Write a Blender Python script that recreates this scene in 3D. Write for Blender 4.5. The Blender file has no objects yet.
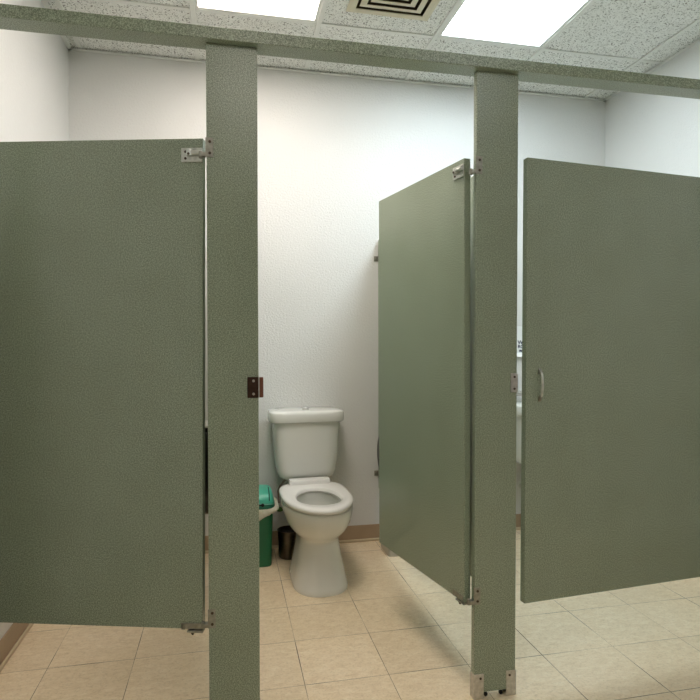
import bpy, bmesh, math
from mathutils import Vector, Matrix

C = bpy.context.scene.collection
sc = bpy.context.scene
PI = math.pi

# ------------------------------------------------------------------ camera
YAW, PIT, ROL = 0.20998427, -0.01298424, -0.00225008
cam_d = bpy.data.cameras.new('camera')
cam = bpy.data.objects.new('camera', cam_d)
C.objects.link(cam)
cam_d.sensor_width = 36.0
cam_d.lens = 578.37 / 700 * 36.0
cam_d.clip_start = 0.05
_r = Vector((math.cos(YAW), -math.sin(YAW), 0)); _f = Vector((math.sin(YAW), math.cos(YAW), 0)); _u = Vector((0, 0, 1))
_f2 = _f * math.cos(PIT) + _u * math.sin(PIT); _u2 = _u * math.cos(PIT) - _f * math.sin(PIT)
_r3 = _r * math.cos(ROL) + _u2 * math.sin(ROL); _u3 = _u2 * math.cos(ROL) - _r * math.sin(ROL)
cam.matrix_world = Matrix(((_r3.x, _u3.x, -_f2.x, -0.26212), (_r3.y, _u3.y, -_f2.y, -2.30371), (_r3.z, _u3.z, -_f2.z, 1.19903), (0, 0, 0, 1)))
sc.camera = cam

# ------------------------------------------------------------------ world, light levels, exposure
w = bpy.data.worlds.new('world'); sc.world = w; w.use_nodes = True
w.node_tree.nodes['Background'].inputs[0].default_value = (0.9, 0.95, 1, 1)
w.node_tree.nodes['Background'].inputs[1].default_value = 0.15
LAMP_WARM = ((1.0, 0.89, 0.80), 5.8)      # colour and strength of the troffer above the middle stall
LAMP_COOL = ((0.80, 0.93, 1.0), 6.6)     # troffer above the right stall
LAMP_ROOM = ((1.0, 0.93, 0.86), 1.7)      # troffers above the open floor in front of the stalls
LAMP_ROOM_COOL = ((0.88, 0.95, 1.0), 1.7)
sc.view_settings.view_transform = 'Standard'
sc.view_settings.look = 'None'
sc.view_settings.gamma = 1.0
sc.view_settings.use_curve_mapping = False
sc.view_settings.exposure = 1.25
sc.cycles.use_denoising = True
sc.cycles.max_bounces = 10
sc.cycles.diffuse_bounces = 6

# ------------------------------------------------------------------ material helpers
def lin(c):
    return tuple(((v / 255 + 0.055) / 1.055) ** 2.4 if v > 10 else v / 255 / 12.92 for v in c) + (1,)

class NT:
    def __init__(s, name):
        s.m = bpy.data.materials.new(name); s.m.use_nodes = True
        s.n = s.m.node_tree.nodes; s.l = s.m.node_tree.links
        s.b = s.n['Principled BSDF']
        s.tc = s.n.new('ShaderNodeTexCoord')
    def add(s, t, **k):
        n = s.n.new(t)
        for a, v in k.items(): setattr(n, a, v)
        return n
    def link(s, a, b): s.l.new(a, b)
    def noise(s, scale, detail=2, rough=0.5, vec=None, dist=0.0):
        n = s.add('ShaderNodeTexNoise'); n.inputs['Scale'].default_value = scale
        n.inputs['Detail'].default_value = detail; n.inputs['Roughness'].default_value = rough
        n.inputs['Distortion'].default_value = dist
        s.link(vec if vec is not None else s.tc.outputs['Object'], n.inputs['Vector'])
        return n.outputs['Fac']
    def ramp(s, fac, stops):
        r = s.add('ShaderNodeValToRGB')
        el = r.color_ramp.elements
        while len(el) < len(stops): el.new(0.5)
        for e, (p, c) in zip(el, stops): e.position = p; e.color = c
        s.link(fac, r.inputs[0]); return r.outputs[0]
    def mix(s, fac, a, b, mode='MIX'):
        x = s.add('ShaderNodeMix', data_type='RGBA', blend_type=mode)
        for i, v in ((0, fac), (6, a), (7, b)):
            if hasattr(v, 'is_output'): s.link(v, x.inputs[i])
            else: x.inputs[i].default_value = v
        return x.outputs[2]
    def math(s, op, a, b=None):
        x = s.add('ShaderNodeMath', operation=op)
        for i, v in ((0, a), (1, b)):
            if v is None: continue
            if hasattr(v, 'is_output'): s.link(v, x.inputs[i])
            else: x.inputs[i].default_value = v
        return x.outputs[0]
    def bump(s, h, strength, dist=0.001):
        b = s.add('ShaderNodeBump'); b.inputs['Strength'].default_value = strength; b.inputs['Distance'].default_value = dist
        s.link(h, b.inputs['Height']); s.link(b.outputs[0], s.b.inputs['Normal'])
    def set(s, rough=0.5, metal=0.0, col=None, **k):
        s.b.inputs['Roughness'].default_value = rough; s.b.inputs['Metallic'].default_value = metal
        if col is not None:
            if hasattr(col, 'is_output'): s.link(col, s.b.inputs['Base Color'])
            else: s.b.inputs['Base Color'].default_value = col
        for a, v in k.items(): s.b.inputs[a.replace('_', ' ')].default_value = v
        return s.m

def plain(name, c, rough=0.5, metal=0.0, var=0.08, scale=30, bump=0.0, **k):
    t = NT(name); c = lin(c)
    d = tuple(v * (1 - var) for v in c[:3]) + (1,)
    n = t.noise(scale, 3)
    m = t.set(rough, metal, t.ramp(n, [(0.3, d), (0.7, c)]), **k)
    if bump: t.bump(n, bump)
    return m

def laminate(name, c, c2, c3):
    t = NT(name)
    n1 = t.noise(430, 1, 0.6); n2 = t.noise(240, 2, 0.6); n3 = t.noise(5, 4, 0.6)
    a = t.ramp(n1, [(0.34, lin(c2)), (0.5, lin(c)), (0.68, lin(c3))])
    b = t.ramp(n2, [(0.36, (0.62, 0.62, 0.60, 1)), (0.56, (1.05, 1.05, 1.05, 1))])
    col = t.mix(1.0, a, b, 'MULTIPLY')
    g = t.ramp(n3, [(0.3, (0.93, 0.93, 0.91, 1)), (0.7, (1.05, 1.05, 1.07, 1))])
    col = t.mix(1.0, col, g, 'MULTIPLY')
    t.bump(n1, 0.15, 0.0004)
    return t.set(0.30, 0, col, Specular_IOR_Level=0.8)

def wall_mat(name, c):
    t = NT(name)
    n = t.noise(95, 3, 0.55); n2 = t.noise(320, 2, 0.5); n3 = t.noise(1.7, 3, 0.5)
    h = t.math('ADD', n, t.math('MULTIPLY', n2, 0.35))
    t.bump(h, 0.6, 0.005)
    c = lin(c)
    col = t.ramp(n3, [(0.3, tuple(v * 0.965 for v in c[:3]) + (1,)), (0.7, c)])
    return t.set(0.36, 0, col, Specular_IOR_Level=0.5)

def floor_mat():
    t = NT('vinyl_floor_tiles'); T = 0.3048
    sep = t.add('ShaderNodeSeparateXYZ'); t.link(t.tc.outputs['Object'], sep.inputs[0])
    wob = t.noise(3.1, 2)
    def edge(o):
        u = t.math('ADD', t.math('DIVIDE', o, T), 60.0)
        fr = t.math('FRACT', u)
        return t.math('MULTIPLY', t.math('MINIMUM', fr, t.math('SUBTRACT', 1.0, fr)), T), t.math('FLOOR', u)
    ex, ix = edge(sep.outputs[0]); ey, iy = edge(sep.outputs[1])
    e = t.math('MINIMUM', ex, ey)
    vec = t.add('ShaderNodeCombineXYZ'); t.link(ix, vec.inputs[0]); t.link(iy, vec.inputs[1])
    wn = t.add('ShaderNodeTexWhiteNoise', noise_dimensions='3D'); t.link(vec.outputs[0], wn.inputs['Vector'])
    # per tile offset of the marbling
    off = t.add('ShaderNodeVectorMath', operation='ADD'); t.link(t.tc.outputs['Object'], off.inputs[0])
    sc3 = t.add('ShaderNodeVectorMath', operation='SCALE'); t.link(wn.outputs['Color'], sc3.inputs[0]); sc3.inputs['Scale'].default_value = 9.0
    t.link(sc3.outputs[0], off.inputs[1])
    st = t.add('ShaderNodeMapping'); t.link(off.outputs[0], st.inputs[0]); st.inputs['Scale'].default_value = (1, 2.2, 1); st.inputs['Rotation'].default_value = (0, 0, 0.5)
    n1 = t.noise(26, 5, 0.65, st.outputs[0], 0.6); n2 = t.noise(120, 3, 0.6, off.outputs[0])
    a = t.ramp(n1, [(0.3, lin((226, 205, 173))), (0.5, lin((236, 217, 187))), (0.7, lin((244, 228, 202)))])
    b = t.ramp(n2, [(0.32, (0.86, 0.85, 0.82, 1)), (0.5, (1, 1, 1, 1))])
    col = t.mix(1.0, a, b, 'MULTIPLY')
    tone = t.ramp(wn.outputs['Value'], [(0.0, (0.95, 0.94, 0.92, 1)), (1.0, (1.03, 1.03, 1.03, 1))])
    col = t.mix(1.0, col, tone, 'MULTIPLY')
    big = t.ramp(t.noise(1.3, 3), [(0.35, (0.93, 0.92, 0.88, 1)), (0.65, (1.02, 1.02, 1.02, 1))])
    col = t.mix(1.0, col, big, 'MULTIPLY')
    # joints: width and dirt differ along the floor
    wd = t.math('MULTIPLY', t.ramp(wob, [(0.4, (0.35, 0.35, 0.35, 1)), (0.68, (1, 1, 1, 1))]), 0.0017)
    j = t.math('LESS_THAN', e, wd)
    jc = t.ramp(wob, [(0.35, lin((168, 146, 112))), (0.65, lin((88, 62, 40)))])
    col = t.mix(j, col, jc)
    rr = t.ramp(t.noise(7, 4), [(0.3, (0.3, 0.3, 0.3, 1)), (0.7, (0.5, 0.5, 0.5, 1))])
    t.link(rr, t.b.inputs['Roughness'])
    m = t.set(0.4, 0, col, Specular_IOR_Level=0.4); t.link(rr, t.b.inputs['Roughness'])
    return m

def ceiling_mat():
    t = NT('fissured_ceiling_tile')
    base = t.ramp(t.noise(40, 3), [(0.3, lin((232, 233, 229))), (0.7, lin((244, 245, 242)))])
    w1 = t.noise(58, 2, 0.5, None, 0.8)
    line = t.math('LESS_THAN', t.math('ABSOLUTE', t.math('SUBTRACT', w1, 0.5)), 0.032)
    gate = t.math('GREATER_THAN', t.noise(95, 1, 0.5), 0.53)
    dots = t.math('LESS_THAN', t.noise(260, 1, 0.5), 0.27)
    f = t.math('MAXIMUM', t.math('MULTIPLY', line, gate), dots)
    f = t.math('MULTIPLY', f, 0.9)
    col = t.mix(f, base, lin((88, 84, 76)))
    t.bump(f, -0.6, 0.002)
    return t.set(0.9, 0, col, Specular_IOR_Level=0.1)

def lamp_mat(name, cfg):
    m = bpy.data.materials.new(name); m.use_nodes = True
    n = m.node_tree.nodes; b = n['Principled BSDF']
    b.inputs['Base Color'].default_value = (0.8, 0.8, 0.8, 1)
    b.inputs['Emission Color'].default_value = cfg[0] + (1,)
    b.inputs['Emission Strength'].default_value = cfg[1]
    return m

M = {}
M['green'] = laminate('speckled_green_laminate', (146, 158, 137), (104, 117, 98), (176, 188, 166))
M['wall'] = wall_mat('textured_white_wall_paint', (222, 222, 220))
M['floor'] = floor_mat()
M['ceiling'] = ceiling_mat()
M['tee'] = plain('painted_grid_metal', (234, 235, 231), 0.45, 0, 0.04, 12)
M['base'] = plain('tan_vinyl_baseboard', (172, 150, 124), 0.45, 0, 0.1, 9)
M['lip'] = plain('cream_quarter_round', (205, 188, 158), 0.5, 0, 0.1, 14)
M['china'] = plain('white_vitreous_china', (226, 226, 220), 0.08, 0, 0.02, 3, Coat_Weight=0.4, Coat_Roughness=0.04)
M['seat'] = plain('white_seat_plastic', (234, 232, 228), 0.22, 0, 0.02, 4)
M['steel'] = plain('brushed_stainless_steel', (208, 206, 202), 0.34, 1.0, 0.25, 90)
M['zinc'] = plain('cast_zinc', (222, 225, 218), 0.34, 0.8, 0.3, 70)
M['darkzinc'] = plain('dull_aged_zinc', (166, 165, 154), 0.42, 0.8, 0.3, 70)
M['bronze'] = plain('dark_bronze', (70, 50, 38), 0.4, 0.6, 0.3, 80)
M['rubber'] = plain('brown_rubber_bumper', (112, 66, 46), 0.5, 0, 0.15, 60)
M['screw'] = plain('screw_head_metal', (92, 80, 70), 0.4, 0.9, 0.3, 200)
M['black'] = plain('black_smoked_plastic', (26, 22, 19), 0.2, 0, 0.2, 12)
M['greyp'] = plain('light_grey_plastic', (196, 194, 188), 0.4, 0, 0.05, 12)
M['brownp'] = plain('smoked_brown_window', (60, 44, 34), 0.15, 0, 0.2, 6)
M['teal'] = plain('teal_plastic', (78, 178, 150), 0.35, 0, 0.08, 10)
M['tealdark'] = plain('teal_plastic_rim', (22, 116, 92), 0.35, 0, 0.08, 10)
M['dkgreen'] = plain('dark_green_plastic', (26, 104, 68), 0.38, 0, 0.1, 10)
M['darkmetal'] = plain('dark_brushed_metal', (104, 94, 82), 0.28, 0.95, 0.25, 40)
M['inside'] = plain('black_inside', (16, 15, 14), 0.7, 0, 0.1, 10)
M['leaf'] = plain('green_valve_handle', (58, 108, 44), 0.4, 0, 0.2, 40)
M['hose'] = plain('braided_hose', (176, 156, 146), 0.4, 0.6, 0.4, 300)
M['vent'] = plain('cream_vent_enamel', (214, 207, 180), 0.45, 0, 0.05, 12)
M['ventdark'] = plain('dark_duct_inside', (78, 66, 44), 0.8, 0, 0.2, 12)
M['paper'] = plain('white_paper', (236, 238, 238), 0.7, 0, 0.02, 20)
M['ink'] = plain('blue_black_ink', (38, 46, 84), 0.6, 0, 0.1, 20)
M['lamp_warm'] = lamp_mat('warm_lit_diffuser', LAMP_WARM)
M['lamp_cool'] = lamp_mat('cool_lit_diffuser', LAMP_COOL)
M['lamp_room'] = lamp_mat('room_lit_diffuser', LAMP_ROOM)
M['lamp_room_cool'] = lamp_mat('cool_room_lit_diffuser', LAMP_ROOM_COOL)
M['tp'] = plain('toilet_tissue', (238, 236, 232), 0.9, 0, 0.03, 50)
_t = NT('translucent_bin_bag')
M['bag'] = _t.set(0.35, 0, _t.ramp(_t.noise(22, 3), [(0.35, lin((226, 222, 192))), (0.65, lin((242, 242, 230)))]), Transmission_Weight=0.25)
_t.bump(_t.noise(34, 3, 0.6), 0.7, 0.006)

# ------------------------------------------------------------------ mesh helpers
def mb(): return bmesh.new()
def box(bm, x0, x1, y0, y1, z0, z1):
    v = [bm.verts.new(p) for p in ((x0,y0,z0),(x1,y0,z0),(x1,y1,z0),(x0,y1,z0),(x0,y0,z1),(x1,y0,z1),(x1,y1,z1),(x0,y1,z1))]
    for f in ((0,3,2,1),(4,5,6,7),(0,1,5,4),(1,2,6,5),(2,3,7,6),(3,0,4,7)): bm.faces.new([v[i] for i in f])
    return bm
def cyl(bm, p0, p1, r0, r1=None, n=24):
    r1 = r0 if r1 is None else r1
    p0 = Vector(p0); p1 = Vector(p1); d = (p1 - p0).normalized()
    a = d.orthogonal().normalized(); b = d.cross(a)
    R = []
    for p, r in ((p0, r0), (p1, r1)):
        R.append([bm.verts.new(p + a * (r * math.cos(2*PI*i/n)) + b * (r * math.sin(2*PI*i/n))) for i in range(n)])
    for i in range(n):
        j = (i + 1) % n; bm.faces.new((R[0][i], R[0][j], R[1][j], R[1][i]))
    bm.faces.new(list(reversed(R[0]))); bm.faces.new(R[1])
    return bm
def tube(bm, pts, r, n=10):
    pts = [Vector(p) for p in pts]; R = []; a = None
    for k, p in enumerate(pts):
        d = (pts[min(k+1, len(pts)-1)] - pts[max(k-1, 0)]).normalized()
        a = d.orthogonal().normalized() if a is None else (a - d * a.dot(d)).normalized()
        b = d.cross(a)
        R.append([bm.verts.new(p + a * (r * math.cos(2*PI*i/n)) + b * (r * math.sin(2*PI*i/n))) for i in range(n)])
    for k in range(len(R) - 1):
        for i in range(n):
            j = (i + 1) % n; bm.faces.new((R[k][i], R[k][j], R[k+1][j], R[k+1][i]))
    bm.faces.new(list(reversed(R[0]))); bm.faces.new(R[-1])
    return bm
def loft(bm, rings, cap0=True, cap1=True, closed=False):
    R = [[bm.verts.new(p) for p in r] for r in rings]; n = len(R[0])
    m = len(R) if closed else len(R) - 1
    for k in range(m):
        A, B = R[k], R[(k+1) % len(R)]
        for i in range(n):
            j = (i + 1) % n; bm.faces.new((A[i], A[j], B[j], B[i]))
    if not closed:
        if cap0: bm.faces.new(list(reversed(R[0])))
        if cap1: bm.faces.new(R[-1])
    return bm
def sgnp(v, e): return math.copysign(abs(v) ** e, v)
def egg(z, yf, yb, hw, ym=None, ef=2.0, eb=2.6, n=56, cx=0.0):
    """plan outline, front at yf (towards -y), back at yb, widest at ym"""
    ym = (yf + yb) / 2 if ym is None else ym
    pts = []
    for i in range(n):
        t = 2 * PI * i / n; s, c = math.sin(t), math.cos(t)
        e = ef if s < 0 else eb; L = (ym - yf) if s < 0 else (yb - ym)
        pts.append((cx + hw * sgnp(c, 2 / e), ym + L * sgnp(s, 2 / e), z))
    return pts
def rrect(z, x0, x1, y0, y1, e=6, n=56):
    cx, cy, hx, hy = (x0+x1)/2, (y0+y1)/2, (x1-x0)/2, (y1-y0)/2
    return [(cx + hx * sgnp(math.cos(2*PI*i/n), 2/e), cy + hy * sgnp(math.sin(2*PI*i/n), 2/e), z) for i in range(n)]
def obj(name, bm, m, parent=None, smooth=False, bevel=0.0, seg=2, subsurf=0, loc=None, rz=0.0):
    bmesh.ops.recalc_face_normals(bm, faces=bm.faces[:])
    me = bpy.data.meshes.new(name); bm.to_mesh(me); bm.free()
    for mm in (m if isinstance(m, (list, tuple)) else [m]): me.materials.append(mm)
    if smooth:
        for p in me.polygons: p.use_smooth = True
        try: me.set_sharp_from_angle(angle=math.radians(40))
        except Exception: pass
    o = bpy.data.objects.new(name, me); C.objects.link(o)
    if parent: o.parent = parent
    if loc: o.location = loc
    o.rotation_euler.z = rz
    if bevel:
        b = o.modifiers.new('bevel', 'BEVEL'); b.width = bevel; b.segments = seg; b.limit_method = 'ANGLE'
    if subsurf:
        s = o.modifiers.new('subsurf', 'SUBSURF'); s.levels = s.render_levels = subsurf
    return o
def thing(name, label, cat, loc=(0,0,0), rz=0.0, group=None):
    o = bpy.data.objects.new(name, None); C.objects.link(o); o.empty_display_size = 0.05
    o.location = loc; o.rotation_euler.z = rz
    o['label'] = label; o['category'] = cat
    if group: o['group'] = group
    return o
def tag(o, label, cat, group=None):
    o['label'] = label; o['category'] = cat
    if group: o['group'] = group
    return o
def struct(name, bm, m, parent=None, **k):
    o = obj(name, bm, m, parent, **k)
    if not parent: o['kind'] = 'structure'
    return o

# ------------------------------------------------------------------ the room
XL, XR, YB, YF, H = -1.09, 2.18, 1.084, -5.6, 2.79
struct('floor', box(mb(), XL-.1, XR+.1, YF-.1, YB+.1, -.08, 0), M['floor'])
struct('wall_back', box(mb(), XL-.1, XR+.1, YB, YB+.1, 0, H+.05), M['wall'])
struct('wall_left', box(mb(), XL-.1, XL, YF, YB, 0, H+.05), M['wall'])
struct('wall_right', box(mb(), XR, XR+.1, YF, YB, 0, H+.05), M['wall'])
struct('wall_front', box(mb(), XL-.1, XR+.1, YF-.1, YF, 0, H+.05), M['wall'])
def baseboard(name, x0, x1, y0, y1, lx0, lx1, ly0, ly1):
    o = struct(name, box(mb(), x0, x1, y0, y1, 0.0, .098), M['base'], bevel=.002)
    obj('shoe_moulding', box(mb(), lx0, lx1, ly0, ly1, 0.0, .017), M['lip'], o, bevel=.006, seg=3)
baseboard('baseboard_back', XL, XR, YB-.006, YB, XL, XR, YB-.018, YB-.006)
baseboard('baseboard_left', XL, XL+.006, YF, YB-.018, XL+.006, XL+.018, YF, YB-.018)
baseboard('baseboard_right', XR-.006, XR, YF, YB-.018, XR-.018, XR-.006, YF, YB-.018)

GX, GY, S2 = -0.414, 0.5688, 0.6096
cols = [XL] + [GX + S2 * k for k in range(-1, 5)] + [XR]
rows = [YB, GY, GY - 2*S2, GY - 4*S2, GY - 6*S2, GY - 8*S2, YF]
lampcells = {(2, 1), (4, 1), (2, 3), (4, 3)}
bm = mb()
for i in range(len(cols) - 1):
    for j in range(len(rows) - 1):
        if (i, j) in lampcells: continue
        x0, x1, y1, y0 = cols[i], cols[i+1], rows[j], rows[j+1]
        if (i, j) == (3, 1):     # the vent tile: leave the duct opening free
            vx0, vx1, vy0, vy1 = .325, .693, .04, .408
            box(bm, x0, vx0, y0, y1, H, H+.015); box(bm, vx1, x1, y0, y1, H, H+.015)
            box(bm, vx0, vx1, y0, vy0, H, H+.015); box(bm, vx0, vx1, vy1, y1, H, H+.015)
        else:
            box(bm, x0, x1, y0, y1, H, H+.015)
ceil = struct('ceiling', bm, M['ceiling'])
bm = mb()
t = .012
for x in cols[1:-1]: box(bm, x-t, x+t, YF, YB, H-.007, H-.001)
xs = [XL] + cols[1:-1] + [XR]
for y in rows[1:-1]:
    for a, b in zip(xs[:-1], xs[1:]): box(bm, a + (t if a > XL else 0), b - (t if b < XR else 0), y-t, y+t, H-.006, H-.001)
for a, b in ((GX+S2, GX+2*S2),):
    box(bm, a+t, b-t, GY-S2-t, GY-S2+t, H-.006, H-.001)
box(bm, XL, XL+.022, YF, YB, H-.012, H-.008); box(bm, XR-.022, XR, YF, YB, H-.012, H-.008)
box(bm, XL, XR, YB-.022, YB, H-.012, H-.008)
obj('grid_rail', bm, M['tee'], ceil, bevel=.0015, seg=1)

# ceiling lights
def troffer(i, j, mat, label):
    x0, x1, y1, y0 = cols[i]+t, cols[i+1]-t, rows[j]-t, rows[j+1]+t
    cx, cy = (x0+x1)/2, (y0+y1)/2; hx, hy = (x1-x0)/2, (y1-y0)/2
    r = thing('ceiling_light', label, 'ceiling light', (cx, cy, H), 0, 'ceiling light panels')
    bm = mb(); f = .016
    box(bm, -hx, hx, -hy, -hy+f, -.004, .008); box(bm, -hx, hx, hy-f, hy, -.004, .008)
    box(bm, -hx, -hx+f, -hy+f, hy-f, -.004, .008); box(bm, hx-f, hx, -hy+f, hy-f, -.004, .008)
    obj('frame', bm, M['tee'], r, bevel=.002)
    obj('diffuser', box(mb(), -hx+f, hx-f, -hy+f, hy-f, .004, .008), mat, r)
    obj('housing', box(mb(), -hx, hx, -hy, hy, .0085, .09), M['tee'], r)
troffer(2, 1, M['lamp_warm'], 'warm white ceiling light panel left of the vent, above the toilet stall')
troffer(4, 1, M['lamp_cool'], 'bright cool white ceiling light panel right of the square vent')
troffer(2, 3, M['lamp_room'], 'ceiling light panel over the open floor behind the viewer, left one')
troffer(4, 3, M['lamp_room_cool'], 'ceiling light panel over the open floor behind the viewer, right one')

# square louvred vent
v = thing('ceiling_vent', 'cream square ceiling vent with nested louvres between the two lights', 'vent', (.509, .224, H))
def sqring(bm, o0, z0, i0, z1, th=.0025):
    for dz in (0,):
        def sq(h, z): return [(-h, -h, z), (h, -h, z), (h, h, z), (-h, h, z)]
        loft(bm, [sq(o0, z0), sq(i0, z1), sq(i0 - th, z1 + th), sq(o0 - th, z0 + th)], closed=True)
bm = mb()
def sq(h, z): return [(-h, -h, z), (h, -h, z), (h, h, z), (-h, h, z)]
loft(bm, [sq(.205, -.002), sq(.205, -.006), sq(.190, -.010), sq(.166, -.010), sq(.166, -.006)], cap0=False, cap1=False)
obj('frame', bm, M['vent'], v)
for k, h in enumerate((.151, .107, .063)):
    bm = mb(); sqring(bm, h, -.005, h - .028, -.011, .002)
    obj('louvre', bm, M['vent'], v)
obj('louvre_centre', box(mb(), -.020, .020, -.020, .020, -.009, -.005), M['vent'], v)
bm = mb()
loft(bm, [sq(.183, .001), sq(.183, .10)], cap0=False, cap1=True)
obj('duct', bm, M['ventdark'], v)

# ------------------------------------------------------------------ partitions
ZB, ZT = .318, 1.816
PF, PT = -.508, .025      # pilaster front face and thickness
RAILZ = 2.10

def screwhead(bm, x, y, z, r=.0042, axis='y', s=-1):
    d = Vector((0, s*.002, 0)) if axis == 'y' else Vector((s*.002, 0, 0))
    cyl(bm, Vector((x, y, z)), Vector((x, y, z)) + d, r, r*.8, 14)

hr = tag(obj('head_rail', box(mb(), XL+.002, XR-.002, -.036, .036, 0, .037), M['green'], None, bevel=.002, loc=(0, -.4955, RAILZ)),
         'long speckled green head rail running across the top of the stalls', 'rail')

def pilaster(x0, x1, label, hinge=None, hz=.333, strike=None, strike_mat=None, shoes=(1, 1)):
    cx = (x0 + x1) / 2; hw = (x1 - x0) / 2
    r = thing('pilaster', label, 'stall post', (cx, PF, 0), 0, 'green stall posts')
    obj('panel', box(mb(), -hw, hw, 0, PT, .021, RAILZ-.001), M['green'], r, bevel=.0015)
    for s, on in ((-1, shoes[0]), (1, shoes[1])):
        if not on: continue
        bm = mb(); th = .002; W = .034; hh = .085
        xo = s * (hw + th + .0005); xi = s * (hw - W)
        a, b = min(xo, xi), max(xo, xi)
        box(bm, a, b, -th-.0008, -.0008, 0.0, hh)
        box(bm, a, b, PT+.0008, PT+.0008+th, 0.0, hh)
        c, d = sorted((xo, s * (hw + .0005)))
        box(bm, c, d, -.0008, PT+.0008, 0.0, hh)
        sh = obj('shoe', bm, M['steel'], r, bevel=.0008, seg=1)
        bm = mb(); screwhead(bm, s*(hw-.022), -.0032, .070); obj('screw', bm, M['screw'], sh)
    for s in (-1, 1):
        bm = mb()
        cyl(bm, (s*.028, PT/2, 0), (s*.028, PT/2, .0205), .004, n=12); cyl(bm, (s*.028, PT/2, 0.004), (s*.028, PT/2, .011), .0075, n=6)
        obj('levelling_bolt', bm, M['inside'], r)
    if hinge:
        s = hinge
        for nm, z0, z1 in (('hinge_bracket', 1.757, 1.815), ('hinge_bracket', hz, hz+.058)):
            bm = mb(); xe = s * (hw + .003)
            a, b = sorted((xe, s * (hw - .020)))
            box(bm, a, b, -.0035, -.0006, z0, z1)
            # arm reaching under or over the door corner, ends in the pivot pin
            zc = z0 + .006
            a, b = sorted((xe, s * (hw + .017)))
            box(bm, a, b, -.0035, .016, zc-.004, zc+.008)
            cyl(bm, (s*(hw+.017), .008, zc-.008), (s*(hw+.017), .008, zc+.012), .006, n=14)
            hb = obj(nm, bm, M['zinc'] if nm == 'x' else M['darkzinc'], r, bevel=.0008, seg=1)
            for zz in (z0+.012, z1-.012):
                bm = mb(); screwhead(bm, s*(hw-.010), -.0035, zz, .0045); obj('screw', bm, M['screw'], hb)
    if strike:
        s = strike; m1, m2 = strike_mat
        bm = mb()
        a, b = sorted((s*(hw - (.034 if m2 else .023)), s*(hw + .003)))
        box(bm, a, b, -.0035, -.0006, 1.030, 1.094)
        c, d = sorted((s*(hw+.0006), s*(hw+.003)))
        box(bm, c, d, -.0035, .022, 1.030, 1.094)
        st = obj('strike_plate', bm, m1, r, bevel=.0008, seg=1)
        xm = (a + b) / 2
        for zz in (1.042, 1.082):
            bm = mb(); screwhead(bm, xm, -.0035, zz, .0042); obj('screw', bm, M['steel'] if m2 else M['screw'], st)
        if m2:
            c, d = sorted((s*(hw+.003), s*(hw+.0145)))
            obj('bumper', box(mb(), c, d, -.006, .018, 1.031, 1.093), m2, st, bevel=.002)
            c, d = sorted((s*(hw-.001), s*(hw+.003)))
            obj('strike_highlight', box(mb(), c, d, -.0075, -.0036, 1.030, 1.094), M['steel'], st)  # bright steel strip standing in for the highlight between plate and bumper
    return r
pilaster(-.3190, -.167, 'green stall post directly left of the toilet with a dark bronze strike plate', hinge=-1, strike=1, strike_mat=(M['bronze'], M['rubber']))
pr = pilaster(.543, .693, 'green stall post right of the open middle door, standing in two steel shoes', hinge=-1, hz=.320, strike=1, strike_mat=(M['steel'], None))
pr.rotation_euler.y = .0045     # slightly out of plumb
pilaster(XL+.004, -1.005, 'narrow green stall post against the left wall', shoes=(0, 1))
pilaster(1.545, XR-.004, 'wide green stall post against the right wall', shoes=(1, 0))

def partition(xl, label):
    y0, y1 = PF + PT + .002, YB - .010
    r = thing('partition_panel', label, 'partition', (xl, y0, 0), 0, 'green partition panels')
    obj('panel', box(mb(), 0, PT, 0, y1-y0, ZB, ZT), M['green'], r, bevel=.0015)
    for z in (1.703, .407):
        bm = mb(); L = YB - y0
        for s in (-1, 1):
            xa = -.0015 if s < 0 else PT + .0003
            box(bm, xa, xa + .0012, L-.045, L-.0005, z-.016, z+.016)
            a, b = (-.0235, -.0015) if s < 0 else (PT+.0015, PT+.0235)
            box(bm, a, b, L-.0035, L-.0005, z-.016, z+.016)
            cyl(bm, ((a+b)/2, L-.010, z), ((a+b)/2, L-.0035, z), .0065, n=10)
        bk = obj('wall_bracket', bm, M['darkzinc'], r, bevel=.0006, seg=1)
    return r
partition(-.2535, 'green partition panel between the left and middle stalls')
partition(.632, 'green partition panel behind the open middle door, bracketed to back wall')

# ------------------------------------------------------------------ doors
def door_root(loc, rz, label, lean=0.0):
    r = thing('stall_door', label, 'stall door', (loc[0], loc[1], 0), rz, 'green stall doors')
    r.rotation_euler.x = lean * math.sin(rz); r.rotation_euler.y = lean * math.cos(rz)
    return r
def hinge_plate(r, x0, x1, z0, z1, ys, top=True):
    """cast door-side hinge plate; ys: -1 when the face looks to local -y, +1 for +y, face at y=0"""
    a, b = sorted((ys*.0006, ys*.0035))
    bm = mb(); xh = x0 if abs(x0) > abs(x1) else x1; xn = x1 if xh == x0 else x0
    box(bm, min(x0,x1), max(x0,x1), a, b, z0, z1)
    # raised rim
    c, d = sorted((ys*.0035, ys*.0052))
    e = .006
    box(bm, min(x0,x1), max(x0,x1), c, d, z1-e, z1); box(bm, min(x0,x1), max(x0,x1), c, d, z0, z0+e)
    xx = sorted((xh, xh + (e if xh < xn else -e))); box(bm, xx[0], xx[1], c, d, z0+e, z1-e)
    # knuckle: horizontal barrel from mid plate to the hinge edge
    zc = (z0+z1)/2 + .004
    xm = xh + (xn-xh)*.42
    cyl(bm, (xm, ys*.010, zc), (xn, ys*.010, zc), .0075, .0065, 16)
    cyl(bm, (xm, ys*.010, zc-.009), (xm, ys*.010, zc+.009), .0095, n=16)
    h = obj('hinge', bm, M['zinc'], r, bevel=.0008, seg=1)
    for xx, yy, zz in ((xh + (xn-xh)*.2, .0035, z0+.011), (xh + (xn-xh)*.2, .0035, z1-.011), (xm, .019, zc-.005)):
        bm = mb(); screwhead(bm, xx, ys*yy, zz, .0042, 'y', ys); obj('screw', bm, M['screw'], h)
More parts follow.
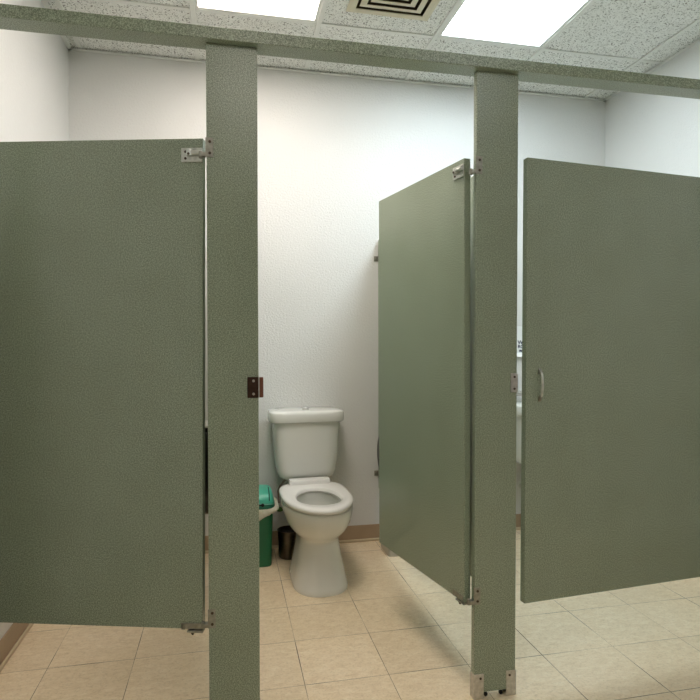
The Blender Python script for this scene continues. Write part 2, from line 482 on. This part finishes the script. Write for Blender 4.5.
def bottom_hinge(r, x0, x1, ys, wrap):
    """channel on the bottom corner; x1 at the hinge edge"""
    bm = mb(); lo, hi = min(x0,x1), max(x0,x1)
    a, b = sorted((ys*.0006, ys*.003))
    box(bm, lo, hi, a, b, ZB+.004, ZB+.022)
    xf = x0; xx = sorted((xf, xf + (.012 if x1 > x0 else -.012)))
    box(bm, xx[0], xx[1], a, b, ZB+.001, ZB+.022)
    yy = sorted((ys*.003, -wrap*ys))
    s = 1 if x1 > x0 else -1
    xx = sorted((x1 - s*.045, x1 + s*.004)); box(bm, xx[0], xx[1], yy[0], yy[1], ZB-.008, ZB-.0015)
    h = obj('bottom_hinge', bm, M['darkzinc'], r, bevel=.0008, seg=1)
    bm = mb(); px = x1 - s*.030
    cyl(bm, (px, -ys*.006, ZB-.008), (px, -ys*.006, ZB-.018), .0075, .003, 12)
    obj('pivot_bolt', bm, M['screw'], h)

# left door: swung slightly inwards
dl = door_root((-.3405, -.486), math.radians(-15.34), 'green stall door at far left, nearly closed, hinged on the left post', .006)
obj('panel', box(mb(), -.672, 0, 0, PT, ZB+.003, ZT+.004), M['green'], dl, bevel=.0015)
hinge_plate(dl, -.066, -.001, 1.748, 1.790, -1)
bottom_hinge(dl, -.066, -.003, -1, .020)
# middle door: wide open into the stall
dm = door_root((.5185, -.483), math.radians(101.35), 'green middle stall door standing wide open beside the toilet')
obj('panel', box(mb(), 0, .647, -PT, 0, ZB, ZT), M['green'], dm, bevel=.0015)
hinge_plate(dm, .062, .001, 1.755, 1.797, 1)
bottom_hinge(dm, .066, .003, 1, .020)
# right door
dr = door_root((.712, -.532), math.radians(5.39), 'green stall door at right, closed, with a small metal pull handle', .006)
obj('panel', box(mb(), 0, .810, 0, PT, ZB, ZT), M['green'], dr, bevel=.0015)
bm = mb(); hx = .053
for zz, s in ((1.103, 1), (1.006, -1)):
    loft(bm, [[(hx-.006, -.0006, zz-.008), (hx+.006, -.0006, zz-.008), (hx+.006, -.0006, zz+.008), (hx-.006, -.0006, zz+.008)],
              [(hx-.005, -.012, zz-.010*s-.006), (hx+.005, -.012, zz-.010*s-.006), (hx+.005, -.012, zz-.010*s+.006), (hx-.005, -.012, zz-.010*s+.006)]])
hd = obj('handle', bm, M['darkzinc'], dr, bevel=.0015)
bm = mb()
tube(bm, [(hx, -.006, 1.100), (hx+.001, -.012, 1.090), (hx+.001, -.015, 1.072), (hx+.001, -.016, 1.055), (hx+.001, -.015, 1.038), (hx+.001, -.012, 1.022), (hx, -.006, 1.012)], .0042, 12)
obj('grip', bm, M['zinc'], hd, smooth=True)
hinge_plate(dr, .744, .809, 1.748, 1.790, -1)

# ------------------------------------------------------------------ toilets
def toilet(loc, rz, label):
    r = thing('toilet', label, 'toilet', loc, rz, 'white toilets')
    Y = .70
    def E(z, yf, yb, hw, ym, ef=2.0, eb=2.6): return egg(z, yf-Y, yb-Y, hw, ym-Y, ef, eb)
    rings = [E(0, .370, .84, .134, .53, 2.3, 3.5), E(.014, .368, .84, .135, .53, 2.3, 3.5), E(.026, .373, .835, .131, .53, 2.3, 3.5),
             E(.08, .385, .82, .121, .54, 2.2, 3.5), E(.15, .402, .81, .108, .55, 2.1, 3.2), E(.225, .418, .82, .097, .55),
             E(.240, .416, .83, .098, .55), E(.250, .405, .85, .108, .56), E(.266, .385, .88, .126, .57), E(.288, .358, .92, .145, .58),
             E(.316, .336, .89, .160, .59, 2.0, 2.8), E(.348, .320, .90, .170, .60, 2.0, 3), E(.38, .312, .90, .174, .60, 2.0, 3),
             E(.396, .314, .90, .173, .60, 2.0, 3), E(.401, .322, .895, .167, .60, 2.0, 3),
             # inner rim and down into the bowl
             E(.401, .37, .74, .125, .555), E(.392, .378, .735, .120, .555), E(.37, .380, .735, .122, .555), E(.352, .372, .74, .128, .555),
             E(.30, .40, .72, .112, .555), E(.25, .44, .69, .085, .56), E(.215, .47, .66, .06, .56), E(.20, .50, .63, .035, .56)]
    bm = mb(); loft(bm, rings); obj('bowl', bm, M['china'], r, smooth=True)
    bm = mb(); loft(bm, [rrect(z, -a, a, .80-Y, 1.04-Y, 5) for z, a in ((.22, .085), (.30, .098), (.392, .112), (.400, .108))])
    obj('deck', bm, M['china'], r, smooth=True)
    bm = mb(); cyl(bm, (0, .562-Y, .252), (0, .562-Y, .2525), .074, n=32); obj('water', bm, M['china'], r)
    # seat ring
    so = lambda z, d: E(z, .304+d, .870-d, .179-d, .62, 2.0, 4.2)
    si = lambda z, d: E(z, .400-d, .735+d, .113+d, .54, 2.05, 2.1)
    bm = mb(); loft(bm, [si(.404, .0), si(.412, -.004), si(.424, .001), si(.428, .007), so(.429, .02), so(.426, .006), so(.420, .001), so(.412, .0), so(.405, .004)], closed=True)
    st = obj('seat', bm, M['seat'], r, smooth=True)
    bm = mb(); loft(bm, [rrect(z, -a, a, .802-Y+d, .860-Y, 8) for z, a, d in ((.418, .112, 0), (.446, .112, 0), (.453, .109, .004))])
    obj('hinge_cover', bm, M['seat'], st, smooth=True)
    # tank
    T = lambda z, hw, yf, e=5: rrect(z, -hw, hw, yf-Y, 1.066-Y, e)
    bm = mb(); loft(bm, [T(.401, .085, .92), T(.425, .090, .915), T(.432, .105, .905), T(.436, .128, .892), T(.443, .145, .883), T(.458, .158, .876), T(.485, .167, .872), T(.54, .174, .869),
                         T(.65, .182, .864), T(.762, .189, .860)])
    obj('tank', bm, M['china'], r, smooth=True)
    L = lambda z, d: rrect(z, -.211+d, .211-d, .846-Y+d, 1.076-Y, 5)
    bm = mb(); loft(bm, [L(.756, .008), L(.760, .002), L(.768, 0), L(.802, 0), L(.812, .003), L(.818, .012), L(.821, .035)])
    ld = obj('tank_lid', bm, M['china'], r, smooth=True)
    bm = mb(); cyl(bm, (0, .955-Y, .821), (0, .955-Y, .827), .024, .022, 28); cyl(bm, (0, .955-Y, .827), (0, .955-Y, .830), .017, .015, 24)
    obj('flush_button', bm, M['steel'], ld, smooth=True)
    for s in (-1, 1):
        bm = mb(); loft(bm, [egg(z, .66-Y-q, .66-Y+q, q, cx=s*.122, n=16) for z, q in ((.012, .012), (.024, .011), (.030, .005))])
        obj('bolt_cap', bm, M['china'], r, smooth=True)
    return r
toilet((.181, .70, 0), math.radians(1.6), 'white two piece toilet with open seat ring in the middle stall')
toilet((1.66, .70, 0), 0, 'white toilet in the right stall, seen through the door gap')

# water supply valves beside the toilets
def supply(x, label, handle):
    r = thing('water_supply_valve', label, 'valve', (x, YB, .20), 0, 'water supply valves')
    bm = mb(); cyl(bm, (0, 0, 0), (0, -.006, 0), .028, .022, 24); obj('escutcheon', bm, M['zinc'], r, smooth=True)
    bm = mb(); cyl(bm, (0, -.004, 0), (0, -.07, 0), .008); cyl(bm, (0, -.05, -.012), (0, -.05, .028), .011)
    obj('valve_body', bm, M['zinc'], r, smooth=True)
    bm = mb(); loft(bm, [[(x_*1.0, -.072 - d, z_) for x_, z_ in [(.020*math.cos(2*PI*i/24), .013*math.sin(2*PI*i/24)) for i in range(24)]] for d in (0, .010)])
    obj('valve_handle', bm, handle, r, smooth=True)
    bm = mb(); tube(bm, [(0, -.05, .028), (-.004, -.05, .06), (-.006, -.052, .10), (.004, -.06, .13), (.024, -.07, .158), (.040, -.085, .176), (.044, -.09, .184)], .0058, 10)
    obj('hose', bm, M['hose'], r, smooth=True)
    return r
s1 = supply(.040, 'metal water valve with green handle low behind the left of the toilet', M['leaf']); s1.location = (.030, YB, .245)
supply(1.575, 'metal water valve beside the right stall toilet, seen through the gap', M['zinc']).location = (1.588, YB, .285)

# ------------------------------------------------------------------ bins and small things
# green bin
gb = thing('waste_bin', 'dark green waste bin with teal swing lid beside the toilet', 'waste bin', (-.110, .905, 0))
bm = mb()
loft(bm, [rrect(z, -a, a, -b, b, 6) for z, a, b in ((0, .078, .104), (.004, .081, .108), (.15, .085, .114), (.312, .090, .120))] +
         [rrect(z, -a, a, -b, b, 6) for z, a, b in ((.312, .086, .116), (.02, .076, .104))])
obj('body', bm, M['dkgreen'], gb, smooth=True)
bm = mb()   # bag folded over the rim: hem hangs lower at the left front
n = 56; rings = []
for k in range(7):
    u = k / 6
    ring = []
    for i, (x, y, z) in enumerate(rrect(0, -.0925, .0925, -.1225, .1225, 6, n)):
        side = (x + .0925) / .185
        hem = .208 + .085 * side + .006 * math.sin(i * 1.9) + .004 * math.sin(i * 4.1)
        g = 1 + .045 * math.sin(PI * min(1, u * 1.15)) + .012 * math.sin(i * 2.3) * u
        ring.append((x * g + max(0, x) * .28 * math.sin(PI * min(1, u * 1.1)), y * g, .324 + (hem - .324) * u))
    rings.append(ring)
loft(bm, rings, False, False)
bg = obj('bin_bag', bm, M['bag'], gb, smooth=True)
sd = bg.modifiers.new('solid', 'SOLIDIFY'); sd.thickness = .0012
bm = mb()
loft(bm, [rrect(z, -a, a, -b, b, e) for z, a, b, e in ((.315, .096, .126, 6), (.319, .098, .128, 6), (.339, .098, .128, 6), (.343, .094, .124, 6))])
obj('lid_rim', bm, M['tealdark'], gb, smooth=True)
bm = mb()
prof = ((.343, 1.0), (.356, .985), (.372, .93), (.386, .82), (.397, .66), (.404, .45), (.407, .2))
loft(bm, [[(x * (s ** .35), y * s, z) for x, y, _ in rrect(0, -.092, .092, -.122, .122, 5)] for z, s in prof])
ld = obj('lid', bm, M['teal'], gb, smooth=True)
for sx in (-.066, .066):
    bm = mb(); tube(bm, [(sx, -.121 * s, z + .001) for z, s in prof[1:]], .0022, 8); obj('flap_seam', bm, M['inside'], ld)
bm = mb(); box(bm, -.085, .030, -.1305, -.1275, .336, .342); cyl(bm, (.030, -.1305, .339), (.030, -.1270, .339), .009, n=16)
obj('lid_latch', bm, M['inside'], ld)

# dark metal cup
cp = thing('brush_holder', 'small dark metal cup on the floor between green bin and toilet', 'cup', (.074, .925, 0))
bm = mb(); N = 40
def circ(z, r_): return [(r_*math.cos(2*PI*i/N), r_*math.sin(2*PI*i/N), z) for i in range(N)]
loft(bm, [circ(0, .052), circ(.006, .056), (circ(.06, .059)), circ(.150, .064), circ(.155, .0655), circ(.155, .0620), circ(.02, .054)])
obj('cup', bm, M['darkmetal'], cp, smooth=True)
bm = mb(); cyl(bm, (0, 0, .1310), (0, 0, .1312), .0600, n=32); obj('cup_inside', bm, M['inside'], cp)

# jumbo toilet paper dispenser on the right partition
td = thing('toilet_paper_dispenser', 'round dark toilet paper dispenser on partition behind open middle door', 'dispenser', (.632, .455, .642), 0, 'toilet paper dispensers')
bm = mb()
def disc(x, r_): return [(x, r_*math.cos(2*PI*i/48), r_*math.sin(2*PI*i/48)) for i in range(48)]
loft(bm, [disc(-.001, .128), disc(-.012, .135), disc(-.115, .135), disc(-.135, .128), disc(-.142, .110)])
obj('cover', bm, M['black'], td, smooth=True)
bm = mb(); box(bm, -.10, -.03, -.03, .03, -.150, -.130); obj('paper_tail', bm, M['tp'], td)
# tall dispenser on left partition
tl = thing('tissue_dispenser', 'tall black tissue dispenser glimpsed through the gap beside the left door', 'dispenser', (-.2535, .40, .63))
bm = mb()
loft(bm, [[(x, y*s, z*s2) for y, z in [( .11*sgnp(math.cos(2*PI*i/48), .4), .195*sgnp(math.sin(2*PI*i/48), .4)) for i in range(48)]] for x, s, s2 in ((-.001, .98, .99), (-.012, 1, 1), (-.120, 1, 1), (-.134, .95, .97), (-.138, .88, .93))])
obj('cover', bm, M['black'], tl, smooth=True)
obj('window', box(mb(), -.1405, -.1385, -.06, .06, -.06, .13), M['brownp'], tl, bevel=.001)
obj('top_lip', box(mb(), -.139, -.004, -.10, .10, .1955, .2050), M['greyp'], tl, bevel=.003)

# pale bin in the right stall, a corner seen beneath the open door
pb = thing('pale_waste_bin', 'pale grey bin corner seen under the open middle door', 'waste bin', (.704, .885, 0))
bm = mb()
loft(bm, [rrect(z, -a, a, -a, a, 9) for z, a in ((0, .088), (.004, .090), (.20, .094), (.285, .096), (.285, .091), (.01, .084))])
obj('body', bm, M['greyp'], pb, smooth=True)
bm = mb(); loft(bm, [rrect(z, -a, a, -a, a, 9) for z, a in ((.272, .0965), (.272, .1), (.290, .1), (.290, .0965))], closed=True)
obj('rim', bm, M['greyp'], pb, smooth=True)

# grab bar on back wall of right stall
gr = thing('grab_bar', 'steel grab bar on the back wall above the right stall toilet', 'grab bar', (1.55, YB, .874))
bm = mb(); tube(bm, [(-.40, -.003, 0), (-.40, -.030, 0), (-.392, -.042, 0), (-.375, -.048, 0), (.375, -.048, 0), (.392, -.042, 0), (.40, -.030, 0), (.40, -.003, 0)], .0155, 16)
obj('bar', bm, M['steel'], gr, smooth=True)
for s in (-1, 1):
    bm = mb(); cyl(bm, (s*.40, -.0005, 0), (s*.40, -.006, 0), .038, .034, 28); obj('flange', bm, M['steel'], gr, smooth=True)

# paper notice above it
nt = thing('paper_notice', 'white paper notice with dark handwriting on back wall of right stall', 'notice', (1.58, YB-.001, 1.20))
bm = mb()
rings = []
for k in range(9):
    z = .10 - .195 * k / 8; y = -.001 - (.018 * max(0, (k - 7)) ** 2)
    rings.append([(-.11, y, z), (.11, y, z), (.11, y - .0006, z), (-.11, y - .0006, z)])
loft(bm, rings)
obj('sheet', bm, M['paper'], nt)
def words(txt, x, z, size, parent):
    c = bpy.data.curves.new('lettering_curve', 'FONT'); c.body = txt; c.size = size; c.extrude = .0003; c.offset = .0009
    c.materials.append(M['ink'])
    tmp = bpy.data.objects.new('tmp', c); C.objects.link(tmp)
    me = bpy.data.meshes.new_from_object(tmp.evaluated_get(bpy.context.evaluated_depsgraph_get()))
    bpy.data.objects.remove(tmp); bpy.data.curves.remove(c)
    o = bpy.data.objects.new('lettering', me); C.objects.link(o); o.parent = parent
    o.location = (x, -.0022, z); o.rotation_euler = (PI/2, 0, 0)
words('W/', -.027, -.014, .034, nt)
words('RO', -.027, -.040, .031, nt)
words('w', -.019, -.064, .034, nt)
